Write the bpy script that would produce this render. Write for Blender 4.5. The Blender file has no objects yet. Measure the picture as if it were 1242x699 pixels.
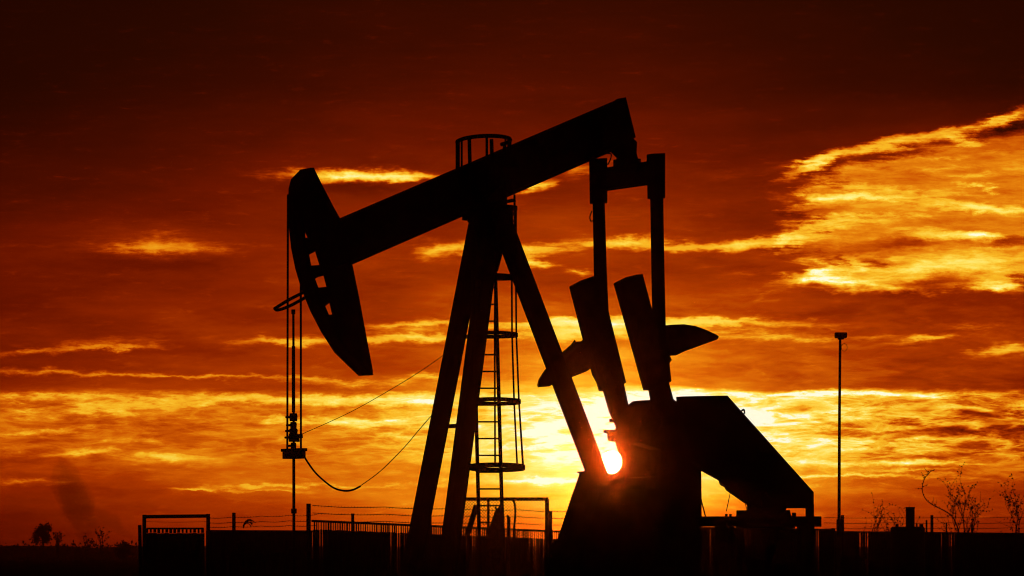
import bpy, bmesh, math, random
from mathutils import Vector, Matrix, noise as mnoise

scene = bpy.context.scene
C = scene.collection
R = math.radians
F = 5175.0            # focal length in reference pixels (1242 wide)
CX, HY = 621.0, 668.0  # principal column, horizon row
EYE = 1.6
rnd = random.Random(7)

# ------------------------------------------------------------------ helpers
def WP(px, py, Y):
    """world point on the vertical plane at distance Y seen at reference pixel px,py"""
    return Vector(((px - CX) / F * Y, Y, EYE + (HY - py) / F * Y))

PSI = R(30)
O = Vector(((597 - CX) / F * 86.25, 86.25, 0))
cP, sP = math.cos(PSI), math.sin(PSI)
def PL(x, nn, z):      # pump frame -> world. x along the beam (tail +), nn towards the viewer's side
    return Vector((O.x + x * cP + nn * sP, O.y + x * sP - nn * cP, z))
def PW(px, py, nn=0.0):
    a = (px - CX) / F
    x = (a * (O.y - nn * cP) - O.x - nn * sP) / (cP - a * sP)
    Y = O.y + x * sP - nn * cP
    return PL(x, nn, EYE + (HY - py) / F * Y)

ROOT = {}
class MB:
    def __init__(s): s.v = []; s.f = []
    def add(s, vs, fs):
        o = len(s.v); s.v += [Vector(p) for p in vs]; s.f += [[i + o for i in f] for f in fs]; return s
    def box(s, c, size, m=None):
        c = Vector(c); x, y, z = [k / 2 for k in size]
        pts = [Vector((i * x, j * y, k * z)) for k in (-1, 1) for j in (-1, 1) for i in (-1, 1)]
        if m: pts = [m @ p for p in pts]
        return s.add([c + p for p in pts], [(0, 2, 3, 1), (4, 5, 7, 6), (0, 1, 5, 4), (2, 6, 7, 3), (0, 4, 6, 2), (1, 3, 7, 5)])
    def bar(s, p, q, w, h, side=None):
        p, q = Vector(p), Vector(q); d = (q - p).normalized()
        a = Vector(side) if side else (Vector((0, 0, 1)) if abs(d.z) < .9 else Vector((0, 1, 0)))
        a = (a - d * a.dot(d)).normalized(); b = d.cross(a)
        vs = []
        for e in (p, q):
            for i, j in ((-1, -1), (1, -1), (1, 1), (-1, 1)): vs.append(e + a * (i * w / 2) + b * (j * h / 2))
        return s.add(vs, [(3, 2, 1, 0), (4, 5, 6, 7), (0, 1, 5, 4), (1, 2, 6, 5), (2, 3, 7, 6), (3, 0, 4, 7)])
    def ibeam(s, p, q, w, h, side, t=.03):
        """wide-flange section: flanges of width w (perpendicular to side) spaced h apart along side"""
        p, q = Vector(p), Vector(q); d = (q - p).normalized()
        a = Vector(side); a = (a - d * a.dot(d)).normalized(); b = d.cross(a)
        for e in (-1, 1):
            o = a * (e * (h - t) / 2); s.bar(p + o, q + o, t, w, a)
        return s.bar(p, q, h - 2 * t - .004, t, a)
    def tube(s, pts, r, n=6, closed=False):
        pts = [Vector(p) for p in pts]; N = len(pts); rs = r if isinstance(r, (list, tuple)) else [r] * N
        o = len(s.v); prev = None
        for i, p in enumerate(pts):
            if closed: t = pts[(i + 1) % N] - pts[i - 1]
            else: t = pts[min(i + 1, N - 1)] - pts[max(i - 1, 0)]
            t.normalize()
            if prev is None:
                a = Vector((0, 0, 1)) if abs(t.z) < .9 else Vector((0, 1, 0))
            else: a = prev
            a = (a - t * a.dot(t)).normalized(); prev = a; b = t.cross(a)
            for k in range(n):
                an = 2 * math.pi * k / n
                s.v.append(p + (a * math.cos(an) + b * math.sin(an)) * rs[i])
        for i in range(N if closed else N - 1):
            for k in range(n):
                j = (i + 1) % N
                s.f.append([o + i * n + k, o + i * n + (k + 1) % n, o + j * n + (k + 1) % n, o + j * n + k])
        if not closed:
            s.f.append([o + k for k in reversed(range(n))]); s.f.append([o + (N - 1) * n + k for k in range(n)])
        return s
    def prism(s, A, B):
        """two matching loops of world points closed into a solid"""
        n = len(A); o = len(s.v); s.v += [Vector(p) for p in A] + [Vector(p) for p in B]
        s.f.append([o + i for i in range(n)]); s.f.append([o + n + i for i in reversed(range(n))])
        for i in range(n):
            j = (i + 1) % n; s.f.append([o + j, o + i, o + n + i, o + n + j])
        return s
    def pump(s, poly, n0, n1, fit=True):
        """solid of the pump unit: side outline (reference pixels) running from nn=n0 to nn=n1"""
        h = abs(n1 - n0) / 2 * 30.0; c = (n0 + n1) / 2; out = []
        ar = sum(poly[i][0] * poly[(i + 1) % len(poly)][1] - poly[(i + 1) % len(poly)][0] * poly[i][1] for i in range(len(poly)))
        sg = 1 if ar > 0 else -1
        for i, (x, y) in enumerate(poly):
            (xa, ya), (xb, yb) = poly[i - 1], poly[(i + 1) % len(poly)]
            nx = 0
            for (dx, dy) in ((x - xa, y - ya), (xb - x, yb - y)):
                l = math.hypot(dx, dy) or 1; nx += sg * dy / l
            out.append((x - (max(-1, min(1, nx * 1.6)) * h if fit else 0), y))
        L = [PW(x, y, c) for x, y in out]
        nv = Vector((sP, -cP, 0)); g = (n1 - n0) / 2
        return s.prism([p - nv * g for p in L], [p + nv * g for p in L])
    def build(s, name, mat, parent=None, base=None, smooth=False, bevel=0):
        me = bpy.data.meshes.new(name)
        if parent is not None: inv = ROOT[parent.name]
        else: inv = Matrix.Translation(-Vector(base)) if base is not None else Matrix.Identity(4)
        me.from_pydata([inv @ p for p in s.v], [], s.f); me.update()
        bm = bmesh.new(); bm.from_mesh(me); bmesh.ops.recalc_face_normals(bm, faces=bm.faces); bm.to_mesh(me); bm.free()
        if smooth:
            for p in me.polygons: p.use_smooth = True
        o = bpy.data.objects.new(name, me); C.objects.link(o)
        if mat: me.materials.append(mat)
        if parent is not None: o.parent = parent
        elif base is not None: o.location = base
        ROOT[o.name] = inv
        if bevel:
            b = o.modifiers.new('bevel', 'BEVEL'); b.width = bevel; b.segments = 2; b.limit_method = 'ANGLE'
        return o

def tag(o, label=None, cat=None, group=None, kind=None):
    for k, v in (('label', label), ('category', cat), ('group', group), ('kind', kind)):
        if v: o[k] = v
    return o
def thing(name, label, cat, loc, rz=0, group=None):
    o = bpy.data.objects.new(name, None); C.objects.link(o)
    o.location = loc; o.rotation_euler = (0, 0, rz); o.empty_display_size = .3
    ROOT[o.name] = (Matrix.Translation(Vector(loc)) @ Matrix.Rotation(rz, 4, 'Z')).inverted()
    return tag(o, label, cat, group)
def catmull(pts, k=8):
    pts = [Vector(p) for p in pts]; out = []
    for i in range(len(pts) - 1):
        p0, p1, p2, p3 = pts[max(i - 1, 0)], pts[i], pts[i + 1], pts[min(i + 2, len(pts) - 1)]
        for j in range(k):
            t = j / k
            out.append(.5 * ((2 * p1) + (p2 - p0) * t + (2 * p0 - 5 * p1 + 4 * p2 - p3) * t * t + (3 * p1 - p0 - 3 * p2 + p3) * t ** 3))
    return out + [pts[-1]]

# ------------------------------------------------------------------ materials
def lin(c):
    return tuple((k / 255 / 12.92 if k / 255 <= .04045 else ((k / 255 + .055) / 1.055) ** 2.4) for k in c) + (1,)
def material(name, a, b, scale=3.0, rough=.75, metal=0, bump=.15, stretch=(1, 1, 1), spec=.25):
    m = bpy.data.materials.new(name); m.use_nodes = True
    nt = m.node_tree; N = nt.nodes; p = N['Principled BSDF']
    tc = N.new('ShaderNodeTexCoord'); mp = N.new('ShaderNodeMapping'); mp.inputs['Scale'].default_value = stretch
    n = N.new('ShaderNodeTexNoise'); n.inputs['Scale'].default_value = scale; n.inputs['Detail'].default_value = 6
    r = N.new('ShaderNodeValToRGB'); r.color_ramp.elements[0].position = .38; r.color_ramp.elements[1].position = .66
    r.color_ramp.elements[0].color = a + (1,); r.color_ramp.elements[1].color = b + (1,)
    bp = N.new('ShaderNodeBump'); bp.inputs['Strength'].default_value = bump; bp.inputs['Distance'].default_value = .02
    L = nt.links.new
    L(tc.outputs['Object'], mp.inputs['Vector']); L(mp.outputs[0], n.inputs['Vector']); L(n.outputs['Fac'], r.inputs['Fac'])
    L(r.outputs['Color'], p.inputs['Base Color']); L(n.outputs['Fac'], bp.inputs['Height']); L(bp.outputs['Normal'], p.inputs['Normal'])
    p.inputs['Roughness'].default_value = rough; p.inputs['Metallic'].default_value = metal
    p.inputs['Specular IOR Level'].default_value = spec
    return m
M = {
    'steel': material('weathered_black_paint', (.018, .015, .014), (.045, .032, .024), 2.5, .8),
    'weight': material('dark_cast_iron', (.02, .016, .014), (.05, .034, .024), 4, .85),
    'guard': material('dark_painted_sheet', (.02, .017, .016), (.04, .03, .026), 1.6, .75),
    'rope': material('greasy_wire_rope', (.015, .013, .012), (.04, .034, .03), 30, .7),
    'galv': material('dull_galvanised_steel', (.06, .055, .05), (.12, .11, .1), 8, .7),
    'wood': material('grey_weathered_wood', (.05, .038, .03), (.11, .085, .065), 6, .9, stretch=(6, 6, 1)),
    'slat': material('dark_fence_slat', (.02, .018, .016), (.05, .042, .036), 5, .9, stretch=(6, 6, .6)),
    'bark': material('dry_bark', (.03, .02, .014), (.07, .045, .03), 12, .95),
    'leaf': material('dry_leaf', (.05, .035, .018), (.09, .055, .025), 5, .85),
    'ground': material('dry_grass_ground', (.014, .011, .007), (.03, .022, .013), .08, 1.0, spec=0.0),
    'concrete': material('stained_concrete', (.08, .07, .06), (.16, .14, .12), 2, .9),
}

# ------------------------------------------------------------------ camera
cam = bpy.data.cameras.new('camera'); co = bpy.data.objects.new('camera', cam); C.objects.link(co)
co.location = (0, 0, EYE); co.rotation_euler = (R(90), 0, 0)
cam.sensor_fit = 'HORIZONTAL'; cam.sensor_width = 36; cam.lens = 36 * F / 1242
cam.shift_y = (HY - 349.5) / 1242
cam.clip_start = .5; cam.clip_end = 30000
scene.camera = co

# ------------------------------------------------------------------ sun and sky
SX, SY = 742.0, 561.0
sun_dir = Vector(((SX - CX) / F, 1, (HY - SY) / F)).normalized()
SUN_EL = math.asin(sun_dir.z); SUN_AZ = math.atan2(sun_dir.x, sun_dir.y)
sl = bpy.data.lights.new('sun', 'SUN'); so = bpy.data.objects.new('sun', sl); C.objects.link(so)
sl.energy = 0.11; sl.angle = R(.5); sl.color = (1, .27, .04)
so.rotation_euler = (-sun_dir).to_track_quat('-Z', 'Y').to_euler(); so.location = (0, 60, 40)

w = bpy.data.worlds.new('World'); scene.world = w; w.use_nodes = True
nt = w.node_tree; nt.nodes.clear(); N = nt.nodes; LK = nt.links.new
def sock(x, inp):
    if hasattr(x, 'is_output'): LK(x, inp)
    else: inp.default_value = x
def mth(op, a, b=None, c=None, clamp=False):
    n = N.new('ShaderNodeMath'); n.operation = op; n.use_clamp = clamp
    sock(a, n.inputs[0])
    if b is not None: sock(b, n.inputs[1])
    if c is not None: sock(c, n.inputs[2])
    return n.outputs[0]
def vmth(op, a, b=None):
    n = N.new('ShaderNodeVectorMath'); n.operation = op; sock(a, n.inputs[0])
    if b is not None: sock(b, n.inputs[1])
    return n.outputs[0] if op not in ('LENGTH', 'DISTANCE') else n.outputs[1]
def comb(x, y, z=0.0):
    n = N.new('ShaderNodeCombineXYZ'); sock(x, n.inputs[0]); sock(y, n.inputs[1]); sock(z, n.inputs[2]); return n.outputs[0]
def nse(vec, scale, detail=5, rough=.55, out=0, dist=0):
    n = N.new('ShaderNodeTexNoise'); n.inputs['Scale'].default_value = scale; n.inputs['Detail'].default_value = detail
    n.inputs['Roughness'].default_value = rough; n.inputs['Distortion'].default_value = dist
    LK(vec, n.inputs['Vector']); return n.outputs[out]
def ramp(fac, stops, interp='LINEAR', grey=True):
    n = N.new('ShaderNodeValToRGB'); cr = n.color_ramp; cr.interpolation = interp
    while len(cr.elements) > 1: cr.elements.remove(cr.elements[-1])
    for i, (p, c) in enumerate(stops):
        e = cr.elements[0] if i == 0 else cr.elements.new(p)
        e.position = p; e.color = (c, c, c, 1) if grey else c
    LK(fac, n.inputs[0]); return n.outputs[0]
def xyz(v):
    n = N.new('ShaderNodeSeparateXYZ'); LK(v, n.inputs[0]); return n.outputs

tc = N.new('ShaderNodeTexCoord'); d = xyz(tc.outputs['Generated'])
yc = mth('MAXIMUM', d[1], .06)
U = mth('MULTIPLY', mth('DIVIDE', d[0], yc), F / 100)     # direction measured in hundredths of reference pixels
V = mth('MULTIPLY', mth('DIVIDE', mth('MAXIMUM', d[2], 0.0), yc), F / 100)
P = comb(U, V)
def scaled(sx, sy, ox=0, oy=0):
    return comb(mth('MULTIPLY_ADD', U, sx, ox), mth('MULTIPLY_ADD', V, sy, oy))
wa = vmth('MULTIPLY', vmth('SUBTRACT', nse(scaled(.7, 2.6), 1, 4, .55, 1), (.5, .5, .5)), (.55, .16, 0))
wb = vmth('MULTIPLY', vmth('SUBTRACT', nse(scaled(3.2, 14, 7, 3), 1, 4, .6, 1), (.5, .5, .5)), (.34, .075, 0))
PWp = vmth('ADD', P, vmth('ADD', wa, wb))
q = xyz(PWp)
fac = mth('DIVIDE', q[1], 6.8, clamp=True)
ui = mth('MINIMUM', mth('MAXIMUM', mth('MULTIPLY_ADD', q[0], 1 / 1.5525, 4.0), 0.0), 8.0)
COLS = [
 [(0, .015), (100, .04), (200, .15), (240, .2), (300, .3), (350, .28), (420, .33), (445, .33), (470, .38), (480, .5), (505, .54), (545, .52), (600, .4), (640, .27), (668, .2)],
 [(0, .03), (100, .08), (200, .2), (260, .28), (300, .36), (350, .34), (420, .4), (460, .43), (480, .53), (505, .56), (550, .56), (600, .46), (640, .34), (668, .27)],
 [(0, .065), (100, .12), (200, .26), (240, .3), (300, .37), (350, .37), (420, .43), (460, .47), (500, .58), (550, .6), (600, .55), (640, .41), (668, .36)],
 [(0, .09), (100, .17), (190, .31), (230, .36), (300, .45), (350, .45), (430, .5), (470, .56), (500, .64), (550, .67), (600, .62), (640, .52), (668, .45)],
 [(0, .1), (100, .19), (200, .32), (250, .42), (300, .46), (350, .5), (430, .58), (460, .63), (480, .76), (500, .8), (550, .8), (590, .73), (640, .6), (668, .52)],
 [(0, .1), (100, .19), (200, .32), (250, .4), (300, .44), (350, .5), (420, .58), (469, .64), (476, .93), (500, .98), (550, .92), (600, .74), (640, .64), (668, .55)],
 [(0, .075), (100, .14), (200, .29), (250, .37), (300, .42), (340, .46), (380, .5), (440, .55), (472, .56), (478, .93), (500, .97), (535, .94), (556, .78), (600, .65), (640, .5), (668, .42)],
 [(0, .04), (100, .1), (150, .2), (200, .34), (250, .4), (300, .42), (340, .42), (370, .41), (420, .46), (472, .46), (479, .76), (530, .72), (560, .63), (600, .54), (640, .42), (668, .35)],
 [(0, .02), (100, .07), (130, .15), (160, .28), (200, .36), (260, .38), (300, .4), (335, .41), (365, .4), (420, .4), (440, .44), (472, .42), (480, .62), (520, .57), (560, .52), (600, .43), (640, .33), (668, .26)],
]
base = None
for i, col in enumerate(COLS):
    st = sorted(((668 - y) / 680, v) for y, v in col)
    rp = ramp(fac, st)
    wgt = mth('MAXIMUM', mth('SUBTRACT', 1.0, mth('ABSOLUTE', mth('SUBTRACT', ui, float(i)))), 0.0)
    base = mth('MULTIPLY', rp, wgt) if base is None else mth('MULTIPLY_ADD', rp, wgt, base)
# single clouds: x, y, half length, half thickness, tilt (deg), strength
CLOUDS = [
 (420, 211, 110, 9, 0, .62), (480, 213, 70, 6, -2, .3), (645, 227, 26, 8, 8, .5), (700, 205, 50, 13, 12, .3),
 (190, 295, 85, 22, 0, .24), (230, 301, 130, 9, 0, .12), (160, 301, 90, 7, 0, .08),
 (20, 428, 90, 6, 2, .25), (125, 419, 90, 9, 4, .22), (160, 423, 70, 4, 2, .22), (360, 415, 110, 6, 0, .35),
 (520, 395, 90, 7, 1, .36), (510, 410, 100, 9, 0, .42), (545, 303, 48, 15, 8, .42), (645, 302, 55, 10, -2, .4),
 (650, 318, 30, 8, -4, .48), (760, 296, 80, 9, 0, .48), (885, 299, 95, 8, 3, .45), (702, 332, 28, 6, 0, .32),
 (730, 392, 150, 7, 0, .36), (700, 404, 110, 16, 0, .36), (900, 390, 170, 7, -1, .28), (880, 402, 140, 10, 0, .2),
 (1010, 409, 180, 5, 0, .18), (1115, 413, 55, 6, 8, .3), (1215, 427, 45, 9, 4, .36), (1180, 396, 70, 6, -3, .18),
 (60, 451, 160, 5, -1, .26), (260, 457, 170, 4, -1, .26), (440, 464, 150, 8, 0, .22), (540, 457, 60, 6, 0, .25),
 (40, 483, 120, 7, 0, .17), (200, 486, 240, 9, 0, .2), (390, 483, 190, 9, 0, .24), (480, 487, 120, 10, 0, .2),
 (100, 499, 150, 10, 2, .26), (60, 521, 110, 6, 1, .22), (450, 510, 110, 9, 0, .34), (330, 508, 60, 6, 0, .2), (480, 526, 60, 4, 0, .2),
 (100, 550, 90, 5, 0, .24), (200, 557, 70, 7, 2, .26), (40, 586, 70, 6, 0, .22), (160, 536, 60, 4, 0, .15),
 (310, 587, 110, 6, 1, .16), (420, 590, 210, 4, 0, .18), (640, 583, 150, 6, 1, .26), (340, 596, 70, 3, -1, .2), (250, 593, 60, 3, -3, .22),
 (1000, 477, 300, 5, -.6, .3), (1020, 562, 150, 8, 1, .25), (1130, 563, 80, 5, 0, .22), (1020, 579, 200, 3.5, 0, .3), (1110, 572, 90, 3, 0, .22),
 (985, 203, 50, 9, 26, .5), (1045, 184, 100, 9, 13, .42), (1135, 165, 100, 9, 11, .36), (1200, 149, 60, 9, 16, .24), (1232, 138, 36, 9, 20, .5), (1172, 171, 34, 8, 0, .36),
 (1040, 228, 90, 6, -2, .2), (1070, 240, 150, 9, 0, .24), (1000, 241, 90, 5, 2, .18), (1200, 253, 80, 8, -3, .38), (1172, 226, 28, 4, 0, .3), (1190, 231, 18, 3, 0, .3),
 (1160, 205, 130, 8, 2, .12), (1090, 260, 160, 4, 1, .16), (1150, 190, 120, 3.5, 3, .14), (1180, 214, 110, 3, 2, .14), (975, 283, 90, 13, 14, .22), (1140, 283, 60, 8, 0, .36), (1192, 286, 28, 9, 0, .34), (1050, 270, 120, 10, 2, .12),
 (1000, 329, 60, 11, 14, .36), (1085, 330, 120, 15, 5, .22), (1025, 341, 100, 5, -6, .24), (1070, 305, 60, 12, 10, .18), (1195, 318, 90, 34, 0, .2), (1210, 346, 45, 8, -10, .28),
 (900, 180, 130, 12, 8, .08), (870, 218, 70, 8, 3, .1), (920, 207, 50, 6, 5, .1), (930, 356, 40, 5, 25, .14), (905, 332, 30, 4, 10, .14),
]
DARK = [
 (1090, 297, 65, 13, 8, .32), (1058, 318, 24, 8, 0, .4), (1022, 320, 16, 10, 30, .4), (985, 305, 80, 10, -2, .2), (1222, 292, 60, 6, 2, .3),
 (1135, 343, 60, 12, 12, .3), (1222, 158, 55, 10, 10, .45), (985, 257, 40, 6, 5, .22), (975, 276, 40, 5, 5, .22), (900, 270, 70, 16, 8, .06),
 (1140, 525, 160, 8, 0, .26), (1190, 503, 90, 9, -6, .24), (1080, 513, 70, 6, 4, .2), (1130, 555, 120, 4, 0, .15), (1220, 482, 80, 7, 0, .15),
 (200, 318, 200, 12, 0, .05), (450, 226, 80, 8, -3, .05),
]
rg2 = nse(scaled(.8, 14, 5.2, 3.1), 1, 6, .62)
wc = vmth('MULTIPLY', vmth('SUBTRACT', nse(scaled(2.6, 5.5, 1.7, 9.2), 1, 7, .66, 1), (.5, .5, .5)), (.6, .2, 0))
PWs = vmth('ADD', vmth('ADD', PWp, wc), comb(mth('MULTIPLY', mth('SUBTRACT', rg2, .5), .55), 0.0))
def field(lst, wide=1.0):
    acc = None
    for (x, y, a, b, tilt, s) in lst:
        m = N.new('ShaderNodeMapping'); m.vector_type = 'TEXTURE'; LK(PWs, m.inputs['Vector'])
        m.inputs['Location'].default_value = ((x - CX) / 100, (HY - y) / 100, 0)
        m.inputs['Rotation'].default_value = (0, 0, R(tilt)); m.inputs['Scale'].default_value = (a * wide / 100, b * wide / 100, 1)
        g = N.new('ShaderNodeTexGradient'); g.gradient_type = 'SPHERICAL'; LK(m.outputs[0], g.inputs[0])
        acc = mth('MULTIPLY', g.outputs[1], s) if acc is None else mth('MULTIPLY_ADD', g.outputs[1], s, acc)
    return acc
nf = nse(vmth('ADD', scaled(2.3, 11, 3.3, 1.7), vmth('MULTIPLY', wa, (1.0, 2.0, 0))), 1, 9, .68, 0, .3)
nf = mth('MULTIPLY_ADD', mth('SUBTRACT', nf, .5), 2.3, .5, clamp=True)
ng = nse(scaled(5.5, 22, 1.3, 8.7), 1, 4, .6)
ng = mth('MULTIPLY_ADD', mth('SUBTRACT', ng, .5), 2.2, .5, clamp=True)
fc = field(CLOUDS, 1.25)
def smooth(x, lo, hi):
    n = N.new('ShaderNodeMapRange'); n.interpolation_type = 'SMOOTHSTEP'; LK(x, n.inputs[0])
    n.inputs[1].default_value = lo; n.inputs[2].default_value = hi; return n.outputs[0]
keep = smooth(mth('MULTIPLY_ADD', fc, 2.2, mth('MULTIPLY_ADD', nf, .6, mth('MULTIPLY', ng, .25))), .45, 1.1)
pos = mth('MULTIPLY', fc, mth('MULTIPLY_ADD', keep, .85, .25))
neg = mth('MULTIPLY', field(DARK, 1.2), mth('MULTIPLY_ADD', nf, .8, .6))
# strength of the broken altocumulus detail by height, stronger towards the sun's side
amp = ramp(fac, sorted(((668 - y) / 680, v) for y, v in [(0, .0), (150, .005), (250, .02), (350, .03), (400, .05), (462, .06), (473, .06), (477, .3), (500, .36), (545, .34), (562, .16), (590, .05), (668, .02)]))
side = ramp(mth('MULTIPLY_ADD', U, 1 / 12.42, .5, clamp=True), [(0, .42), (.3, .42), (.45, .75), (.75, 1.2), (1, 1.3)])
# the gap in the high cloud on the right: lit upper sky seen through it
rag = nse(scaled(.55, 8.5, 2.2, 6.1), 1, 6, .62)
PWo = vmth('ADD', vmth('ADD', PWp, vmth('MULTIPLY', wc, (2.0, 1.6, 0))), comb(mth('MULTIPLY', mth('SUBTRACT', rag, .5), 1.3), 0.0))
og = None
for (x, y, a_, b_, tl) in ((1230, 238, 310, 100, 12), (1110, 240, 170, 66, 12), (1040, 285, 120, 18, 10), (1150, 316, 190, 40, 6)):
    m = N.new('ShaderNodeMapping'); m.vector_type = 'TEXTURE'; LK(PWo, m.inputs['Vector'])
    m.inputs['Location'].default_value = ((x - CX) / 100, (HY - y) / 100, 0); m.inputs['Rotation'].default_value = (0, 0, R(tl)); m.inputs['Scale'].default_value = (a_ / 100, b_ / 100, 1)
    gg = N.new('ShaderNodeTexGradient'); gg.gradient_type = 'SPHERICAL'; LK(m.outputs[0], gg.inputs[0])
    og = gg.outputs[1] if og is None else mth('MAXIMUM', og, gg.outputs[1])
edge = mth('MULTIPLY_ADD', mth('SUBTRACT', nf, .5), .16, og)
opening = smooth(edge, .0, .34)
rim = mth('MULTIPLY', smooth(edge, .02, .16), mth('SUBTRACT', 1.0, smooth(edge, .16, .4)))
cells = smooth(nse(scaled(1.4, 7.2, 9.1, 4.4), 1, 7, .64, 0, .4), .42, .58)
rid = nse(vmth('ADD', scaled(1.5, 7.5, 4.1, 7.7), vmth('MULTIPLY', wa, (1.5, 3.0, 0))), 1, 6, .58, 0, .6)
rid = mth('POWER', mth('SUBTRACT', 1.0, mth('MULTIPLY', mth('ABSOLUTE', mth('SUBTRACT', rid, .5)), 4.5), clamp=True), 2.0)
det = mth('MULTIPLY', mth('MULTIPLY', amp, side), mth('SUBTRACT', mth('ADD', mth('MULTIPLY', rid, .55), mth('MULTIPLY_ADD', cells, .5, mth('MULTIPLY', nf, .4))), .58))
det = mth('ADD', det, mth('MULTIPLY', opening, mth('MULTIPLY_ADD', mth('SUBTRACT', nf, .5), .15, .29)))
det = mth('MULTIPLY_ADD', rim, mth('MULTIPLY', ng, .13), det)
sd = vmth('DISTANCE', P, ((SX - CX) / 100, (HY - SY) / 100, 0))
sg = vmth('LENGTH', vmth('MULTIPLY', vmth('SUBTRACT', P, ((SX - CX) / 100, (HY - SY + 18) / 100, 0)), (.72, 1.25, 0)))
glow = mth('MULTIPLY', mth('POWER', mth('SUBTRACT', 1.0, mth('DIVIDE', sg, 2.4), clamp=True), 1.5), .21)
big = mth('MULTIPLY_ADD', mth('SUBTRACT', nse(scaled(.45, 2.2, 11, 5), 1, 6, .6), .5), .7, 1.0)
t = mth('ADD', mth('MULTIPLY', base, big), mth('ADD', pos, mth('SUBTRACT', det, neg)))
over = mth('MAXIMUM', mth('SUBTRACT', t, .76), 0.0)
t = mth('ADD', mth('SUBTRACT', t, mth('MULTIPLY', over, .38)), glow)
# away from the sunset the sky sinks into dusk
t = mth('MULTIPLY', t, ramp(mth('MULTIPLY_ADD', d[1], .5, .5, clamp=True), [(.3, .12), (.6, .25), (.95, 1.0)]))
t = mth('MULTIPLY', t, ramp(mth('MAXIMUM', d[2], 0.0), [(0, 1), (.16, 1), (.35, .5)]))
PAL = [(0, (9, 0, 0)), (.06, (24, 2, 0)), (.12, (44, 4, 0)), (.2, (68, 9, 0)), (.3, (101, 18, 0)), (.4, (135, 33, 0)), (.5, (171, 55, 0)),
       (.6, (206, 91, 4)), (.7, (231, 133, 14)), (.8, (248, 184, 36)), (.88, (254, 219, 78)), (.95, (255, 241, 132)), (1, (255, 254, 222))]
colr = ramp(t, [(p, lin(c)) for p, c in PAL], grey=False)
bg = N.new('ShaderNodeBackground'); LK(colr, bg.inputs[0]); bg.inputs[1].default_value = 1.0
disc = mth('MULTIPLY', mth('LESS_THAN', sd, .135), 26.0)
bs = N.new('ShaderNodeBackground'); bs.inputs[0].default_value = (1, .78, .34, 1); LK(disc, bs.inputs[1])
sk = N.new('ShaderNodeTexSky'); sk.sky_type = 'NISHITA'; sk.sun_disc = False
sk.sun_elevation = SUN_EL; sk.sun_rotation = SUN_AZ; sk.dust_density = 6
tint = vmth('MULTIPLY', sk.outputs[0], (1, .3, .06))
bk = N.new('ShaderNodeBackground'); LK(tint, bk.inputs[0]); bk.inputs[1].default_value = .002
a1 = N.new('ShaderNodeAddShader'); a2 = N.new('ShaderNodeAddShader'); wo = N.new('ShaderNodeOutputWorld')
LK(bg.outputs[0], a1.inputs[0]); LK(bs.outputs[0], a1.inputs[1]); LK(a1.outputs[0], a2.inputs[0]); LK(bk.outputs[0], a2.inputs[1])
LK(a2.outputs[0], wo.inputs[0])

# ------------------------------------------------------------------ ground, far mound
g = MB(); XS = [-2600, -900, -300, -80, 0, 80, 300, 900, 2600]; YS = [-60, 20, 60, 100, 160, 300, 700, 1500, 3800]
for y in YS:
    for x in XS: g.v.append(Vector((x, y, 0)))
for j in range(len(YS) - 1):
    for i in range(len(XS) - 1):
        k = j * len(XS) + i; g.f.append([k, k + 1, k + 1 + len(XS), k + len(XS)])
tag(g.build('ground', M['ground']), kind='structure')
hm = MB(); nx = 140
for i in range(nx + 1):
    px = -250 + i * 1800 / nx; Y = 1300
    top = WP(px, 663 - 2.2 * mnoise.noise((px * .013, 0, 0)) - 1.6 * mnoise.noise((px * .06, 5, 0)), Y)
    hm.v += [Vector((top.x, Y - 160, -.5)), top, Vector((top.x, Y + 200, -.5))]
for i in range(nx):
    for k in range(2): hm.f.append([i * 3 + k, i * 3 + 3 + k, i * 3 + 4 + k, i * 3 + 1 + k])
tag(hm.build('hills', M['ground'], smooth=True), kind='structure')

# ------------------------------------------------------------------ pump jack
nvec = Vector((sP, -cP, 0)); dvec = Vector((cP, sP, 0)); ZU = Vector((0, 0, 1))
pj = thing('pump_jack', 'huge black oil pump jack with tilted beam in front of the setting sun', 'pump jack', O, PSI)
S = M['steel']
# walking beam: wide-flange girder
bl_t, bl_b = (405, 269.5), (405, 329.0)
br_t, br_b = (752, 121.0), (757, 176.0)
beam = MB()
def beam_strip(t0, t1, n0, n1):
    def mix(a, b, k): return (a[0] + (b[0] - a[0]) * k, a[1] + (b[1] - a[1]) * k)
    beam.pump([mix(bl_t, bl_b, t0), mix(br_t, br_b, t0), mix(br_t, br_b, t1), mix(bl_t, bl_b, t1)], n0, n1, False)
beam_strip(0, .06, -.2, .2); beam_strip(.94, 1, -.2, .2); beam_strip(.062, .938, -.02, .02)
for k in (.1, .35, .5, .56, .75, .92):
    x = 405 + 347 * k; yt = 269.5 - 148.5 * k + 4.2; yb = 329 - 153 * k - 4.2
    beam.pump([(x - .8, yt), (x + .8, yt - .6), (x + .8, yb - .6), (x - .8, yb)], -.17, .17, False)
bo = beam.build('walking_beam', S, pj)
# tail end plate and tail bearing
tb = MB()
tb.pump([(745, 122), (747, 120), (759, 119), (771, 167.5), (768, 169), (772.5, 173), (772, 187), (776, 201), (745, 201), (748, 191), (741, 184)], -.16, .16)
tb.build('tail_bearing', S, pj)
tw = MB(); tw.tube(catmull([PW(735, 186, .1), PW(741, 187, .1), PW(740.5, 193, .1), PW(737, 200, .1)]), .014); tw.build('grease_line', M['rope'], pj)

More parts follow.
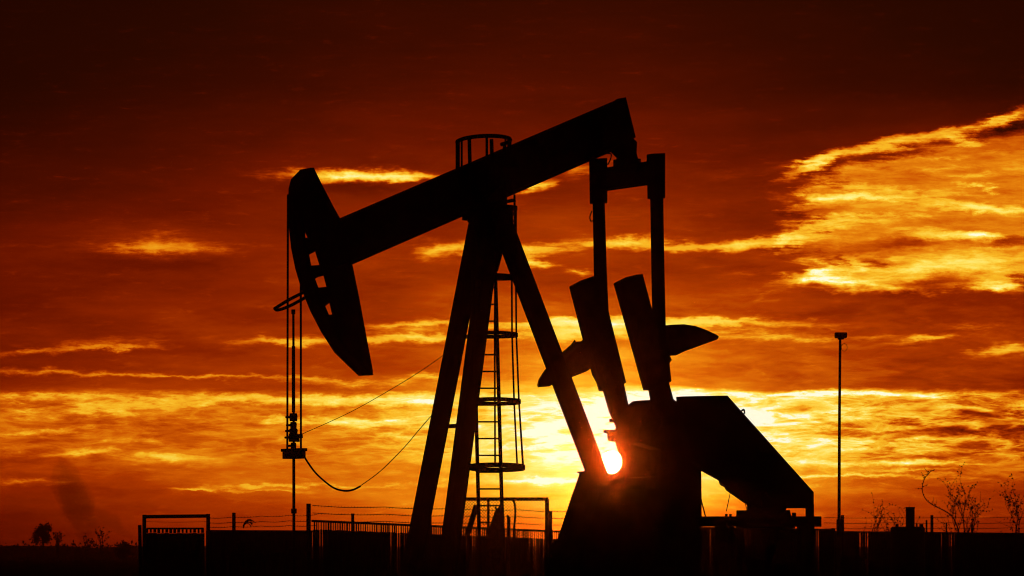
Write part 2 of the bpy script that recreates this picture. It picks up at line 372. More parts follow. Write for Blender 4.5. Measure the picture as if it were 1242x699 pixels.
# horse head: curved front plate, web with lightening windows, rear flange
head = MB()
arc = [(363, 205.5), (352.5, 216), (349.4, 228), (349.0, 250), (349.8, 275), (352.5, 300), (357.5, 325), (365.0, 350), (376, 377), (389, 402), (405, 427), (434.5, 455.5)]
inner = [(x + 3.2, y) for x, y in arc]
W2 = .265
for i in range(len(arc) - 1):
    q4 = [arc[i], arc[i + 1], inner[i + 1], inner[i]]
    q4 = [(x + W2 * 30, y) for x, y in q4]
    head.pump(q4, -W2, W2, False)
rear = [(381, 204.5), (391, 225), (405, 252), (414, 268), (428, 323), (436, 362), (444, 405), (452.5, 450), (452.5, 455.5)]
for i in range(len(rear) - 1):
    (xa, ya), (xb, yb) = rear[i], rear[i + 1]
    head.pump([(xa - 6, ya), (xb - 6, yb), (xb - 9, yb), (xa - 9, ya)], -.2, .2, False)
head.pump([(363, 205.5), (381, 204.5), (381, 207.5), (363, 208.5)], -.1, .1)
head.pump([(434.5, 455.5), (452.5, 455.5), (452, 452), (431, 452)], -.12, .12)
# web with holes
wm = bmesh.new()
outer = [(x + 6.5, y) for x, y in arc[1:]] + [(x - 5.5, y) for x, y in reversed(rear[:-1])]
outer[0] = (362, 214)
holes = [[(370.2, 279.5), (374.2, 288.5), (370.4, 288.5)],
         [(375, 309), (380, 306.5), (383.2, 304.5), (388.4, 321.5), (377.5, 322.2)],
         [(382.2, 338.2), (386, 336.2), (393.5, 334.3), (397, 348), (386.2, 349)],
         [(394.5, 371.5), (400.6, 366.8), (403.8, 381.5), (399, 381.8)]]
edges = []
for loop in [outer] + holes:
    vs = [wm.verts.new(PW(x, y, .02)) for x, y in loop]
    edges += [wm.edges.new((vs[i], vs[(i + 1) % len(vs)])) for i in range(len(vs))]
bmesh.ops.triangle_fill(wm, use_beauty=True, edges=edges)
wm.verts.ensure_lookup_table(); wm.verts.index_update()
vv = [v.co.copy() for v in wm.verts]; ff = [[v.index for v in f.verts] for f in wm.faces]
bedge = [e for e in wm.edges if len(e.link_faces) == 1]
be = [(e.verts[0].index, e.verts[1].index) for e in bedge]; wm.free()
nb = len(vv); head.add(vv + [p - nvec * .04 for p in vv], ff + [[i + nb for i in reversed(f)] for f in ff] + [[a, b, b + nb, a + nb] for a, b in be])
ho = head.build('horse_head', S, pj)
wg = MB(); wg.tube(catmull([PW(374, 352, -.1), PW(352, 363, -.2), PW(335.5, 373, -.12), PW(333.6, 374.6, 0), PW(337.5, 376.2, .12), PW(352, 371, .2), PW(374, 359, .1)], 5), .032, 8)
wg.build('rope_guard', S, ho)

# bridle, carrier bar, polished rod
for nn, x0, y0, x1 in ((-.265, 349.3, 236, 348.4), (.265, 364.8, 300, 365.0)):
    b_ = MB(); b_.tube([PW(x0, y0, nn), PW((x0 + x1) / 2, 400, nn), PW(x1, 548, nn)], .021, 8); b_.build('bridle_cable', M['rope'], pj)
cb = MB(); c0 = PW(356.6, 550.5, 0); mrot = Matrix.Rotation(PSI, 3, 'Z')
cb.box(c0, (.27, .5, .2), mrot); cb.box(PW(356.6, 546, 0), (.2, .78, .06), mrot)
cbo = cb.build('carrier_bar', M['weight'], pj, bevel=.012)
pr = MB(); pr.tube([PW(355.8, 378, 0), PW(356, 440, 0), PW(356.3, 560, 0)], .024, 8); pr.tube([PW(355.7, 375.5, 0), PW(355.8, 381, 0)], .04, 8)
pr.tube([PW(355.9, 420, 0), PW(356.0, 500, 0)], .034, 8)
pr.tube([PW(356.3, 556, 0), PW(356.6, 764, 0)], .03, 8); pr.tube([PW(356.5, 617, 0), PW(356.5, 623, 0)], .055, 8)
pr.build('polished_rod', M['rope'], pj)
for y0, y1, r_ in ((501.5, 511, .085), (512, 520, .07), (520, 526, .09), (526, 536, .105), (537, 545, .06)):
    cl = MB(); a_, b2 = PW(355.9, y0, 0), PW(355.9, y1, 0)
    cl.tube([a_, (a_ + b2) / 2 + Vector((0, 0, .02)), b2], [r_ * .85, r_, r_ * .9], 10)
    for e in (-1, 1): cl.tube([(a_ + b2) / 2 - dvec * .04 + nvec * .05 * e, (a_ + b2) / 2 - dvec * (r_ + .06) + nvec * .05 * e], .022, 6)
    cl.build('rod_clamp', M['weight'], pj)
lc = MB(); lc.bar(PW(357, 530, .05), PW(365.5, 529, .2), .08, .1); lc.tube([PW(361, 527, .2), PW(362, 536, .22)], .03); lc.build('load_sensor', M['weight'], pj)
hs = MB(); hs.tube(catmull([PW(368.5, 553, .15), PW(374, 562, .1), PW(383, 574, 0), (PW(395, 585, -.1)), PW(406, 592.5, -.2), PW(418, 595.5, -.25), PW(428, 594.3, -.3), PW(437, 590, -.35)]), .02, 6)
hs.tube(catmull([PW(436, 590.3, -.35), PW(462, 571, -.45), PW(490, 543, -.55), PW(507, 523, -.6), PW(527, 500, -.62)]), .0085, 5)
hs.build('sensor_hose', M['rope'], pj)
gw = MB(); gw.tube(catmull([PW(365.5, 527, .2), PW(425, 500, 0), PW(480, 469, -.3), PW(515, 447, -.45), PW(546, 425, -.5)]), .0065, 5); gw.build('sensor_cable', M['rope'], pj)

# samson post
def leg(p, q, w=.27, h=.3, name='leg'):
    m = MB(); m.ibeam(p, q, w, h, dvec, .035)
    dd = (q - p)
    m.bar(p + dd * .0, p + dd * .05, h * 1.12, w * 1.12, dvec)
    return m.build(name, S, pj)
leg(PW(585, 246, -.2), PW(484.5, 764, -.82)); leg(PW(600, 246, .2), PW(532.6, 764, .8)); leg(PW(604, 258, 0), PW(727, 582, 0), .27, .34)
xb = MB(); xb.bar(PW(531, 518, -.55), PW(567, 516, .5), .08, .08); xb.build('cross_brace', S, pj)
xb = MB(); xb.bar(PW(555, 409, -.42), PW(580, 408, .4), .075, .08); xb.build('cross_brace', S, pj)
sd_ = MB()
sd_.pump([(573, 242), (612, 226), (614, 246), (612, 300), (604, 330), (583, 330), (575, 268)], -.22, .22)
sd_.pump([(560.5, 258), (576, 254), (576, 268), (560.5, 267)], .1, .3)
sd_.tube([PW(570, 250, .2), PW(570, 260, .2)], .03, 6)
sd_.build('saddle_bearing', S, pj)

# equalizer and pitman arms
eq = MB()
def cross_bar(p, q, h, dpt):  # bar running along the nn axis
    eq.bar(p, q, h, dpt, ZU)
NP = 1.12
fa, ne = PW(726, 213, -NP), PW(794, 212, NP)
# the two pitman planes are found from where the arms stand
mid = PW(760.5, 214, 0)
eq.bar(mid - nvec * (NP + .1), mid + nvec * (NP + .1), .44, .3, ZU)
eq.bar(mid - nvec * .25 + ZU * .2, mid + nvec * .25 + ZU * .2, .3, .36, ZU)
eq.build('equalizer_beam', S, pj)
for nn, xo, yt, yb in ((-NP, 725.5, 193, 247), (NP, 795.5, 187, 241)):
    pm = MB()
    pm.pump([(xo - 11, yt), (xo + 11, yt - .5), (xo + 11, yb), (xo - 10, yb)], nn - .13, nn + .13)
    if nn < 0: pm.pump([(718.7, 240), (733.2, 240), (736, 330), (741, 440), (724, 440), (720.3, 330)], nn - .1, nn + .1)
    else: pm.pump([(788.7, 236), (804.2, 236), (805.6, 320), (808, 425), (792, 425), (790, 320)], nn - .1, nn + .1)
    pm.build('pitman_arm', S, pj)
wl = MB(); wl.tube(catmull([PW(718, 256, -NP), PW(715.5, 263, -NP), PW(716.5, 268, -NP), PW(719, 268, -NP)]), .014); wl.build('grease_line', M['rope'], pj)

# cranks and counterweights
CRN = .92
ck = MB(); ck.pump([(690, 347.5), (704, 340), (722, 335), (728, 336), (759.8, 464.5), (757, 466), (762, 489), (768, 512), (748, 520), (738.5, 500), (731.2, 474.5), (726, 474.5), (723, 464), (718, 455), (708, 418)], -CRN - .13, -CRN + .13)
far_crank = ck.build('crank_arm', M['weight'], pj, bevel=.01)
cw = MB(); cw.pump([(712, 414), (702, 417), (692, 418), (681.5, 427), (660, 449), (653, 460), (651.2, 467), (655, 469.5), (668, 467.5), (693, 458.5), (712, 451), (720, 445)], -CRN - .26, -CRN + .2)
cw.build('counterweight', M['weight'], far_crank, bevel=.02)
bk_ = MB(); bk_.pump([(703, 415), (709, 412.5), (712, 418), (705, 420)], -CRN + .1, -CRN + .2); bk_.build('weight_bolt', M['weight'], far_crank); bk_ = MB(); bk_.pump([(739, 508), (746, 508), (746, 512.5), (739, 512)], -CRN - .1, -CRN + .1)
bk_.build('weight_bolt', M['weight'], far_crank)
ck = MB(); ck.pump([(744, 343.5), (759, 336), (774, 333), (779.5, 333), (791, 376), (806, 420), (815, 437), (812, 441), (814.5, 463), (811.3, 464.5), (819, 492), (824, 512), (797, 518), (788.5, 485), (786.5, 473.5), (780.2, 473.5)], CRN - .13, CRN + .13)
near_crank = ck.build('crank_arm', M['weight'], pj, bevel=.01)
cw = MB(); cw.pump([(797, 396), (808, 394.5), (824, 394), (841, 396), (857, 401), (869, 406.5), (872.3, 409), (870, 412.5), (852, 419), (830, 427), (815, 432), (800, 430)], CRN - .15, CRN + .3)
cw.build('counterweight', M['weight'], near_crank, bevel=.02)

# gear reducer, pedestal, base
gb = MB()
gb.pump([(772, 578), (772, 546), (747, 538), (744.5, 532), (744.5, 524), (752, 505), (757, 497), (763, 489.5), (770, 486.3), (787, 485.2), (812, 485), (826, 492), (849.5, 571), (849.5, 580), (756, 580)], -.5, .5)
gbo = gb.build('gear_reducer', S, pj, bevel=.015)
br = MB(); br.pump([(732, 521.6), (748, 521.6), (748, 536), (741.5, 535.5), (737, 535), (736.5, 526), (732, 525)], -.15, .0); br.build('brake_bracket', S, gbo)
pd = MB()
pd.pump([(695.9, 594), (849.6, 594), (849.6, 764), (640, 764)], -.55, .55); pd.pump([(766, 571.5), (849.6, 571.5), (849.6, 594.2), (766, 594.2)], -.549, .549)
pd.build('pedestal', S, pj)
gs = MB()  # added plate at the pedestal top, round notch shaped to make the sun look round
gs.pump([(690.6, 610), (702.8, 574.5), (699.5, 573.5), (699.5, 572.2), (709, 571.6), (709, 569.8), (727, 569.8), (731.5, 567), (733.5, 570.5), (737.5, 573.6), (742, 574.6), (746.5, 573.6), (750.3, 570.5), (753, 566), (754, 560), (752.8, 553.5), (749, 546.5), (746.5, 538), (790, 538), (790, 610)], -.04, .04)
gs.build('sun_notch_plate', S, pj)
sf = MB(); sf.tube([PW(790, 512, -CRN - .25), PW(790, 512, CRN + .25)], .2, 16); sf.build('crank_shaft', S, pj)

# belt guard
bgd = MB()
bgd.pump([(820, 481.2), (848, 480.6), (882.5, 480.2), (987, 597), (987, 616.5), (912, 616.8), (880.5, 595), (878.5, 591), (873, 588.5), (871.5, 583), (849, 570.8), (836, 560), (822, 520)], .56, .82)
bgo = bgd.build('belt_guard', M['guard'], pj, bevel=.012)
gf = MB()
gf.pump([(977.3, 612), (987, 612), (987, 629), (977.3, 629)], .56, .8)
gf.build('guard_bracket', M['guard'], bgo); gf = MB()
gf.tube(catmull([PW(899, 499, .7), PW(902, 497, .7), PW(903, 500.5, .7), PW(901.5, 503, .7)], 4), .02)
gf.build('lifting_eye', M['guard'], bgo)
for a_, b2 in (((849.8, 604), (856, 628)), ((849.8, 574), (850.3, 628))):
    st_ = MB(); st_.tube([PW(*a_, .4), PW(*b2, .4)], .016, 6); st_.build('guard_strut', S, pj)
for a_, b2 in (((904, 611), (907, 622)), ((881, 620), (887, 592))):
    st_ = MB(); st_.tube([PW(*a_, .66), PW(*b2, .66)], .009, 5); st_.build('guard_strut', S, pj)

# skid and engine
sk_ = MB()
sk_.pump([(845, 626.5), (996, 626.5), (996, 639), (845, 639)], -.75, -.55); sk_.pump([(840, 626.5), (996, 626.5), (996, 639), (840, 639)], .55, .75)
for x in (885, 968): sk_.pump([(x, 628), (x + 4.5, 628), (x + 4.5, 764), (x, 764)], -.7, -.6, False)
for x in (870, 975): sk_.pump([(x, 628), (x + 10, 628), (x + 10, 764), (x, 764)], .56, .74, False)
sk_.pump([(930, 630), (958, 630), (958, 764), (930, 764)], -.5, .5)
sk_.build('base_skid', S, pj)
mo = MB()
mo.pump([(893.5, 619), (957.5, 619), (959, 626), (964, 627), (964, 641), (893, 641)], -.4, .4)
mo.tube([PW(912, 614, 0), PW(948, 614, 0)], .2, 14)
mo.pump([(912, 612), (928, 612), (928, 622), (912, 622)], -.1, .2); mo.pump([(932, 613), (951, 613), (951, 622), (932, 622)], -.2, .1)
mo.tube([PW(963, 622, .2), PW(963, 629, .2)], .05); mo.build('motor', M['guard'], pj, bevel=.01)
for x in (881, 886):
    st_ = MB(); st_.tube([PW(x, 623.5, .6), PW(x, 628, .6)], .03); st_.build('hold_down_bolt', S, pj)

# ladder with safety cage, work platform rail
LN = 1.0
ld = MB(); sideL = dvec
def rail_x(y, right): return (601.0 + (y - 340) * .0285) if right else (573.5 + (y - 340) * .025)
for rt in (False, True):
    ld.bar(PW(rail_x(169, rt), 169, LN), PW(rail_x(764, rt), 764, LN), .052, .06, dvec)
ldo = ld.build('ladder', S, pj)
y = 349.0
while y < 760:
    rg = MB(); rg.tube([PW(rail_x(y, False), y, LN), PW(rail_x(y, True), y, LN)], .016, 6); rg.build('rung', S, ldo); y += 20.35
def hoop(yc_, pxc, rx, rn, band):
    h = MB(); c = PW(pxc, yc_, LN + rn * .9); ring = []
    for k in range(32):
        a = 2 * math.pi * k / 32; ring.append(c + dvec * (rx * math.cos(a)) + nvec * (rn * math.sin(a)) - ZU * (.055 * math.sin(a) - .02 * math.cos(a)))
    o = len(h.v)
    for p in ring:
        out = Vector((p.x - c.x, p.y - c.y, 0)).normalized() * .01
        h.v += [p - out - ZU * band / 2, p + out - ZU * band / 2, p + out + ZU * band / 2, p - out + ZU * band / 2]
    for k in range(32):
        j = (k + 1) % 32
        for e in range(4): h.f.append([o + k * 4 + e, o + k * 4 + (e + 1) % 4, o + j * 4 + (e + 1) % 4, o + j * 4 + e])
    h.build('cage_hoop', S, ldo); return c, rx, rn
H = [hoop(252, 603, .42, .3, .075), hoop(336, 601, .46, .31, .075), hoop(406, 600.5, .48, .32, .075), hoop(487, 601.5, .53, .33, .08), hoop(567, 602.5, .61, .36, .095)]
for ang in (2, 40, 62, 112, 190):
    a = R(ang); cbm = MB()
    cbm.tube([c + dvec * (rx * math.cos(a)) + nvec * (rn * math.sin(a)) for c, rx, rn in H], .021 if ang > 20 else .014, 6); cbm.build('cage_bar', S, ldo)
pf = MB(); pc = PW(589.5, 169, .5); ring = []
for k in range(33):
    a = R(-200 + 220 * k / 32); ring.append(pc + dvec * (.545 * math.cos(a)) + nvec * (-.1 + .5 * math.sin(-a)) + ZU * (.09 * math.sin(math.pi * k / 32) - .06))
pf.tube(ring, .042, 8)
for k, r_ in ((1, .05), (4, .025), (13, .03), (20, .022), (23, .05), (27, .02), (31, .02)): pf.tube([ring[k], ring[k] - ZU * 1.05], r_, 6)
pf.build('guard_rail', S, pj)
cgb = MB(); cgb.bar(PW(612, 245, .5), PW(624, 243, .5), .07, .1); cgb.bar(PW(611, 262, .5), PW(620, 262, .5), .3, .12)
cgb.tube([PW(624, 236, .6), PW(624.5, 275, .6), PW(625.5, 312, .6)], .025, 6); cgb.tube([PW(614, 236, .6), PW(614, 260, .6)], .02, 6)
cgb.tube(catmull([PW(616, 258, .6), PW(620, 256, .6), PW(622.5, 259, .6), PW(624, 262, .6)], 4), .018); cgb.build('platform_bracket', S, pj)

# ------------------------------------------------------------------ fences
def fence(label, x0, y0, Y0, x1, y1, Y1, posts, strands, gaps, group, seed, top_gap=.0, slit=.0):
    """slatted wire fence from (x0,Y0) to (x1,Y1); y0,y1 = rows of its top edge"""
    a, b = WP(x0, y0, Y0), WP(x1, y1, Y1); base_ = Vector((a.x, a.y, 0))
    fo = thing('slatted_fence', label, 'fence', base_, 0, group)
    r = random.Random(seed); L = (Vector((b.x, b.y, 0)) - base_); ln = L.length; u = L.normalized()
    nrm = Vector((-u.y, u.x, 0)); p = MB(); s = 0.0; pitch = .1
    def zt(s_): return a.z + (b.z - a.z) * s_ / ln
    def xpix(s_):
        w_ = base_ + u * s_; return CX + w_.x / w_.y * F
    while s < ln:
        wv = pitch - .004
        xp = xpix(s)
        loose = any(g0 <= xp <= g1 for g0, g1 in gaps)
        if loose and r.random() < .7: wv = pitch * r.uniform(.62, .9)
        z1 = zt(s) + r.uniform(-.008, .008)
        c = base_ + u * (s + wv / 2)
        low = .19 if top_gap else 0
        p.box(c + ZU * ((z1 - low) / 2), (wv, .012, z1 - low), Matrix.Rotation(math.atan2(u.y, u.x), 3, 'Z'))
        if top_gap:   # slats narrow to tips under the top rail
            wt = wv * (1 - top_gap * r.uniform(.5, 1.2))
            p.box(c + ZU * (z1 - low / 2 - .002), (wt, .012, low), Matrix.Rotation(math.atan2(u.y, u.x), 3, 'Z'))
        s += pitch
    p.build('slat_panel', M['slat'], fo)
    t_ = MB()
    for dz in (.0, -.9): t_.bar(Vector((a.x, a.y, a.z + dz)) + nrm * .03, Vector((b.x, b.y, b.z + dz)) + nrm * .03, .05, .04, ZU)
    t_.build('rail', M['galv'], fo)
    for px, py, wd in posts:
        k = (px - x0) / (x1 - x0)
        # perspective-correct position along the run
        ax = (px - CX) / F; den = u.x - ax * u.y; sp = (ax * base_.y - base_.x) / den if abs(den) > 1e-6 else k * ln
        c = base_ + u * sp + nrm * .07; zt_ = EYE + (HY - py) / F * c.y
        m = MB(); m.tube([c, c + ZU * (zt_ * .5), c + ZU * zt_], wd, 8); m.build('post', M['wood'], fo)
    for ya, yb in strands:
        pa, pb = WP(x0, ya, Y0), WP(x1, yb, Y1); m = MB(); pts = []
        for k in range(25):
            f_ = k / 24; pts.append(pa.lerp(pb, f_) + nrm * .02 - ZU * (.03 * math.sin(math.pi * ((f_ * 4) % 1)) + r.uniform(0, .006)))
        m.tube(pts, .0075, 4)
        k = .1; n_ = int((pb - pa).length / .14)
        for i in range(n_):
            c = pa.lerp(pb, (i + .5) / n_) - ZU * .02; m.bar(c - ZU * .022 - u * .012, c + ZU * .022 + u * .012, .005, .005)
        m.build('barbed_wire', M['galv'], fo)
    return fo
GF = 'slatted fences round the well site'
fence('long dark slatted fence sloping away behind the pump jack legs, barbed wire above', 380, 632, 95, 704, 646, 106,
      [(377.5, 611, .05), (431, 623, .035), (524, 615, .05), (613.5, 626, .03), (670.5, 620, .05)], [(613, 620), (622, 628), (631, 636)],
      [(385, 402), (468, 495), (560, 585), (598, 604), (616, 622), (636, 662)], GF, 3, top_gap=.66)
fence('low dark slatted fence behind the hanging rod, wooden post and loose wire on top', 250, 644, 132, 384, 644.5, 128,
      [(281.5, 622, .055)], [(628, 624), (634, 631), (639, 637)], [(371, 380)], GF, 4)
fence('right hand dark slatted fence running past the steel lamp pole and shrubs', 1000, 645, 146, 1300, 648, 150,
      [(1023, 625, .055), (1131.5, 625, .05), (1125, 631, .03), (1149, 634, .025), (1180, 636, .03)], [(627.5, 627), (634, 634), (640.5, 640)],
      [(1024, 1030), (1040, 1050), (1138, 1160)], GF, 5)
fence('short dark slatted fence behind the engine skid of the pump jack', 838, 640, 118, 1009, 643, 112,
      [(1008, 641, .05)], [], [(850, 860), (900, 912), (962, 992)], GF, 6, slit=.3)

# framed gate at the left
gt = thing('metal_gate', 'tall tube framed gate at the far left end of the fences', 'gate', WP(213, 668, 120) * 1.0 - ZU * EYE)
fr = MB()
zt1 = WP(173, 626, 120)
for xa, yt in ((175, 624.5), (252.5, 623.5)):
    c = WP(xa, yt, 120); fr.tube([Vector((c.x, c.y, 0)), c], .055, 8)
fr.tube([WP(173, 627, 120), WP(254, 626, 120)], .05, 8); fr.build('gate_frame', M['galv'], gt)
pn = MB(); x = 178.0; rr = random.Random(9)
while x < 248:
    c = WP(x, 641 + rr.uniform(-.5, .3), 120); wv = .1 if rr.random() < .6 else .07
    pn.box((c.x, c.y + .02, (c.z - .14) / 2), (.113, .012, c.z - .14)); pn.box((c.x, c.y + .02, c.z - .067), (wv * .8, .012, .13))
    x += .112 / 120 * F
pn.bar(WP(178, 641.2, 120), WP(247, 641.2, 120), .05, .03); pn.build('slat_panel', M['slat'], gt)
for ys in (633,):
    m = MB(); m.tube([WP(176, ys, 120), WP(214, ys + .6, 120), WP(252, ys, 120)], .006, 5); m.build('wire', M['galv'], gt)
c = WP(169.5, 637, 119.5); m = MB(); m.tube([Vector((c.x, c.y, 0)), Vector((c.x + .02, c.y, c.z * .5)), c], .05, 8)
tag(m.build('fence_post', M['wood'], base=(c.x, c.y, 0)), 'lone short wooden post left of the tall gate', 'post')
# loose wire tangle on the low fence
m = MB(); rr = random.Random(21)
for k in range(5):
    pts = []
    for j in range(9):
        a = R(20 * k + 30 * j); r_ = 5 + k * 1.1; pts.append(WP(300 + k * .8 + r_ * .9 * math.cos(a), 640 - abs(r_ * math.sin(a)) + rr.uniform(-.6, .6), 128 + .03 * j))
    m.tube(catmull(pts, 3), .012, 5)
tag(m.build('wire_coil', M['galv'], base=WP(300, 644, 128)), 'loose coil of wire caught on the low fence left of the hanging rod', 'wire coil')

# chain link panel between the ladder and rear leg
cl = thing('chain_link_panel', 'framed chain link panel behind the foot of the ladder', 'fence panel', Vector((WP(612, 668, 104).x, 104, 0)))
m = MB(); YL = 104
xl, xr, yt, zb = WP(556, 605, YL).x, WP(663.5, 605, YL).x, WP(600, 605.5, YL).z, 0.1
m.tube([(xl, YL, 0), (xl, YL, yt)], .045, 8); m.tube([(xr, YL, 0), (xr, YL, yt)], .05, 8); m.tube([(xl, YL, yt), (xr + .03, YL, yt)], .042, 8)
m.tube([(WP(592.3, 0, YL).x, YL, 0), (WP(592.3, 0, YL).x, YL, yt)], .03, 8)
m.build('panel_frame', M['galv'], cl)
m = MB(); m.tube(catmull([WP(622, 606, YL), WP(624.5, 613, YL), WP(625, 625, YL), WP(623.5, 645, YL), WP(623.5, 690, YL)]), .026, 8); m.build('bent_stay', M['galv'], cl)
m = MB(); sp = .075; W_, H_ = xr - xl, yt - zb; k = -H_
while k < W_:
    for sgn in (1, -1):
        pa = (max(k, 0), max(-k, 0)); e = min(W_ - pa[0], H_ - pa[1])
        if e > .02:
            p0, p1 = (pa[0], pa[1]), (pa[0] + e, pa[1] + e)
            if sgn < 0: p0, p1 = (W_ - p0[0], p0[1]), (W_ - p1[0], p1[1])
            m.bar((xl + p0[0], YL + .004 * sgn, zb + p0[1]), (xl + p1[0], YL + .004 * sgn, zb + p1[1]), .0085, .0085)
    k += sp
m.build('wire_mesh', M['galv'], cl)
m = MB(); m.bar(WP(566.5, 650, 100), WP(578, 613, 100), .13, .09, (1, 0, 0)); m.bar(WP(577, 614, 100), WP(582, 616, 100), .06, .08)
tag(m.build('leaning_timber', M['wood'], base=WP(566, 650, 100)), 'short timber leaning against the left of the chain link panel', 'timber')
m = MB(); m.tube([WP(597, 690, 99), WP(599, 642, 99), WP(604, 622, 99), WP(608, 615, 99)], [.17, .12, .08, .05], 7); m.tube([WP(602, 628, 99), WP(603, 619, 99), WP(600.5, 615, 99)], [.04, .03, .02], 6)
m.tube([WP(608, 690, 99), WP(607.5, 642, 99), WP(606, 626, 99)], [.1, .1, .06], 7)
tag(m.build('tree_stump', M['bark'], base=WP(600, 690, 99)), 'forked bare stump standing behind the foot of the ladder', 'stump')
for px, py in ((617, 627),):
    c = WP(px, py, 101); m = MB(); m.tube([Vector((c.x, c.y, 0)), c], .04, 8); m.tube([c, c + Vector((-.05, 0, .015))], .03, 6)
    tag(m.build('fence_post', M['wood'], base=(c.x, c.y, 0)), 'short stake behind the middle of the chain link panel', 'post')

# ------------------------------------------------------------------ lamp pole
c = WP(1018.5, 668, 134); lp = thing('light_pole', 'tall thin steel pole with a flat lamp head right of the pump jack', 'light pole', Vector((c.x, c.y, 0)))
m = MB(); m.tube([WP(1018, 760, 134), WP(1017.7, 630, 134)], .085, 10); m.tube([WP(1017.7, 632, 134), WP(1018.2, 500, 134), WP(1019, 410, 134)], [.052, .046, .04], 10); m.build('pole', M['galv'], lp)
m = MB(); m.box(WP(1019.8, 406.8, 134), (.38, .3, .17)); m.box(WP(1019.8, 411, 134), (.2, .2, .05)); m.build('lamp_head', M['guard'], lp, bevel=.035)
m = MB(); m.tube([WP(1024 + 3.6 * math.cos(R(a)), 421.5 + 4.6 * math.sin(R(a)), 134) for a in range(0, 360, 20)], .008, 5, True); m.tube([WP(1020, 418, 134), WP(1022, 419, 134)], .008, 5); m.build('cable_loop', M['rope'], lp)

# ------------------------------------------------------------------ treater with stack behind the right fence
ht = thing('treater_tank', 'squat dark tank with a short square stack among the shrubs', 'tank', Vector((WP(1102, 668, 124).x, 124, 0)))
m = MB(); YT = 124; x0, x1 = WP(1080, 0, YT).x, WP(1122, 0, YT).x; zt1 = WP(0, 639, YT).z
m.tube([Vector(((x0 + x1) / 2, YT, 0)), Vector(((x0 + x1) / 2, YT, zt1 - .05)), Vector(((x0 + x1) / 2, YT, zt1))], [(x1 - x0) / 2, (x1 - x0) / 2, (x1 - x0) / 2 - .05], 28); m.build('body', M['guard'], ht)
m = MB(); ca, cb_ = WP(1104, 640, YT), WP(1104, 616, YT); m.box((ca + cb_) / 2, (.235, .235, (cb_ - ca).length)); m.box(cb_, (.25, .25, .04)); m.build('stack', M['guard'], ht)
for px, pw_ in ((1088, 4), (1117.5, 5), (1112, 2)):
    m = MB(); c = WP(px, 637, YT); m.tube([c - ZU * .1, c + ZU * .03], pw_ / 2 / F * YT, 10); m.build('hatch', M['guard'], ht)

# ------------------------------------------------------------------ shrubs and trees
def twigs(m, lf, p, dirv, ln, r, depth, rr, gravity=0.0, leafp=.6, ls=.05):
    n = 5; pts = [Vector(p)]; dcur = Vector(dirv).normalized()
    for i in range(n):
        dcur = (dcur + Vector((rr.uniform(-1, 1), rr.uniform(-1, 1), rr.uniform(-.8, .8) - gravity)) * .24).normalized()
        pts.append(pts[-1] + dcur * ln / n)
    m.tube(pts, [r * (1 - .55 * i / n) for i in range(n + 1)], 5)
    for i in range(1, n + 1):
        if rr.random() < leafp * (1.2 - .25 * depth): leaf(lf, pts[i], rr, ls)
        if depth > 0 and i >= 2 and rr.random() < .8:
            nd = (dcur + Vector((rr.uniform(-1, 1), rr.uniform(-1, 1), rr.uniform(-.4, .9)))).normalized()
            twigs(m, lf, pts[i], nd, ln * rr.uniform(.45, .7), r * .55, depth - 1, rr, gravity, leafp, ls)
def leaf(lf, p, rr, s):
    a = Vector((rr.uniform(-1, 1), rr.uniform(-1, 1), rr.uniform(-1, 1))).normalized(); b = a.orthogonal().normalized(); k = s * rr.uniform(.6, 1.3)
    lf.add([p, p + a * k * .5 + b * k * .28, p + a * k, p + a * k * .5 - b * k * .28], [(0, 1, 2, 3)])
def shrub(name, label, cat, px, Y, stems, seed, group=None, ls=.06, leafp=.6, z0=0.0):
    rr = random.Random(seed); b = WP(px, 668, Y); b.z = 0
    o = thing(name, label, cat, b, 0, group); m = MB(); lf = MB()
    for (xt, yt, r, dep) in stems:
        top = WP(xt, yt, Y); st = b + Vector((rr.uniform(-.2, .2), rr.uniform(-.3, .3), z0)); vis = (top - st).length
        # bare main stem up to two thirds, twigs above
        k = [st, st.lerp(top, .35) + Vector((rr.uniform(-.12, .12), rr.uniform(-.2, .2), 0)), st.lerp(top, .7) + Vector((rr.uniform(-.1, .1), rr.uniform(-.2, .2), 0))]
        m.tube(catmull(k, 4), [r * (1.25 - .5 * i / 8) for i in range(9)], 6)
        for e in range(3): twigs(m, lf, k[1].lerp(k[2], .35 + .3 * e), (top - st) + Vector((rr.uniform(-1, 1), rr.uniform(-1, 1), rr.uniform(-.1, .4))) * .28 * vis, vis * (.36 if e < 2 else .3), r * .6, dep, rr, 0, leafp, ls)
    m.build('stem', M['bark'], o)
    if lf.v: lf.build('foliage', M['leaf'], o)
    return o
SG = 'dry shrubs behind the right fence'
shrub('shrub', 'thin dry shrub just right of the lamp pole fence post', 'shrub', 1062, 156, [(1060, 614, .022, 1), (1065, 622, .018, 1), (1036, 627, .014, 0)], 31, SG, .085, .95)
shrub('shrub', 'small leafy shrub left of the tank with the stack', 'shrub', 1088, 156, [(1088, 618, .02, 1), (1094, 624, .018, 1), (1112, 606, .014, 0)], 32, SG, .085, .95)
sh = shrub('shrub', 'spreading dry shrub with one long arching branch right of the tank', 'shrub', 1168, 156, [(1172, 592, .03, 2), (1165, 608, .026, 2), (1186, 606, .026, 1), (1158, 615, .02, 1), (1178, 618, .02, 0), (1150, 620, .016, 0)], 35, SG, .085, .95)
m = MB(); lf = MB(); rr = random.Random(5)
ap = [WP(x, y, 156) for x, y in ((1166, 668), (1163, 646), (1156, 628), (1146, 620), (1134, 614), (1124, 607), (1119, 597), (1119.5, 586), (1124, 577), (1129, 572), (1133.5, 569.5))]
cp = catmull(ap, 5); m.tube(cp, [.026 - .017 * i / len(cp) for i in range(len(cp))], 6)
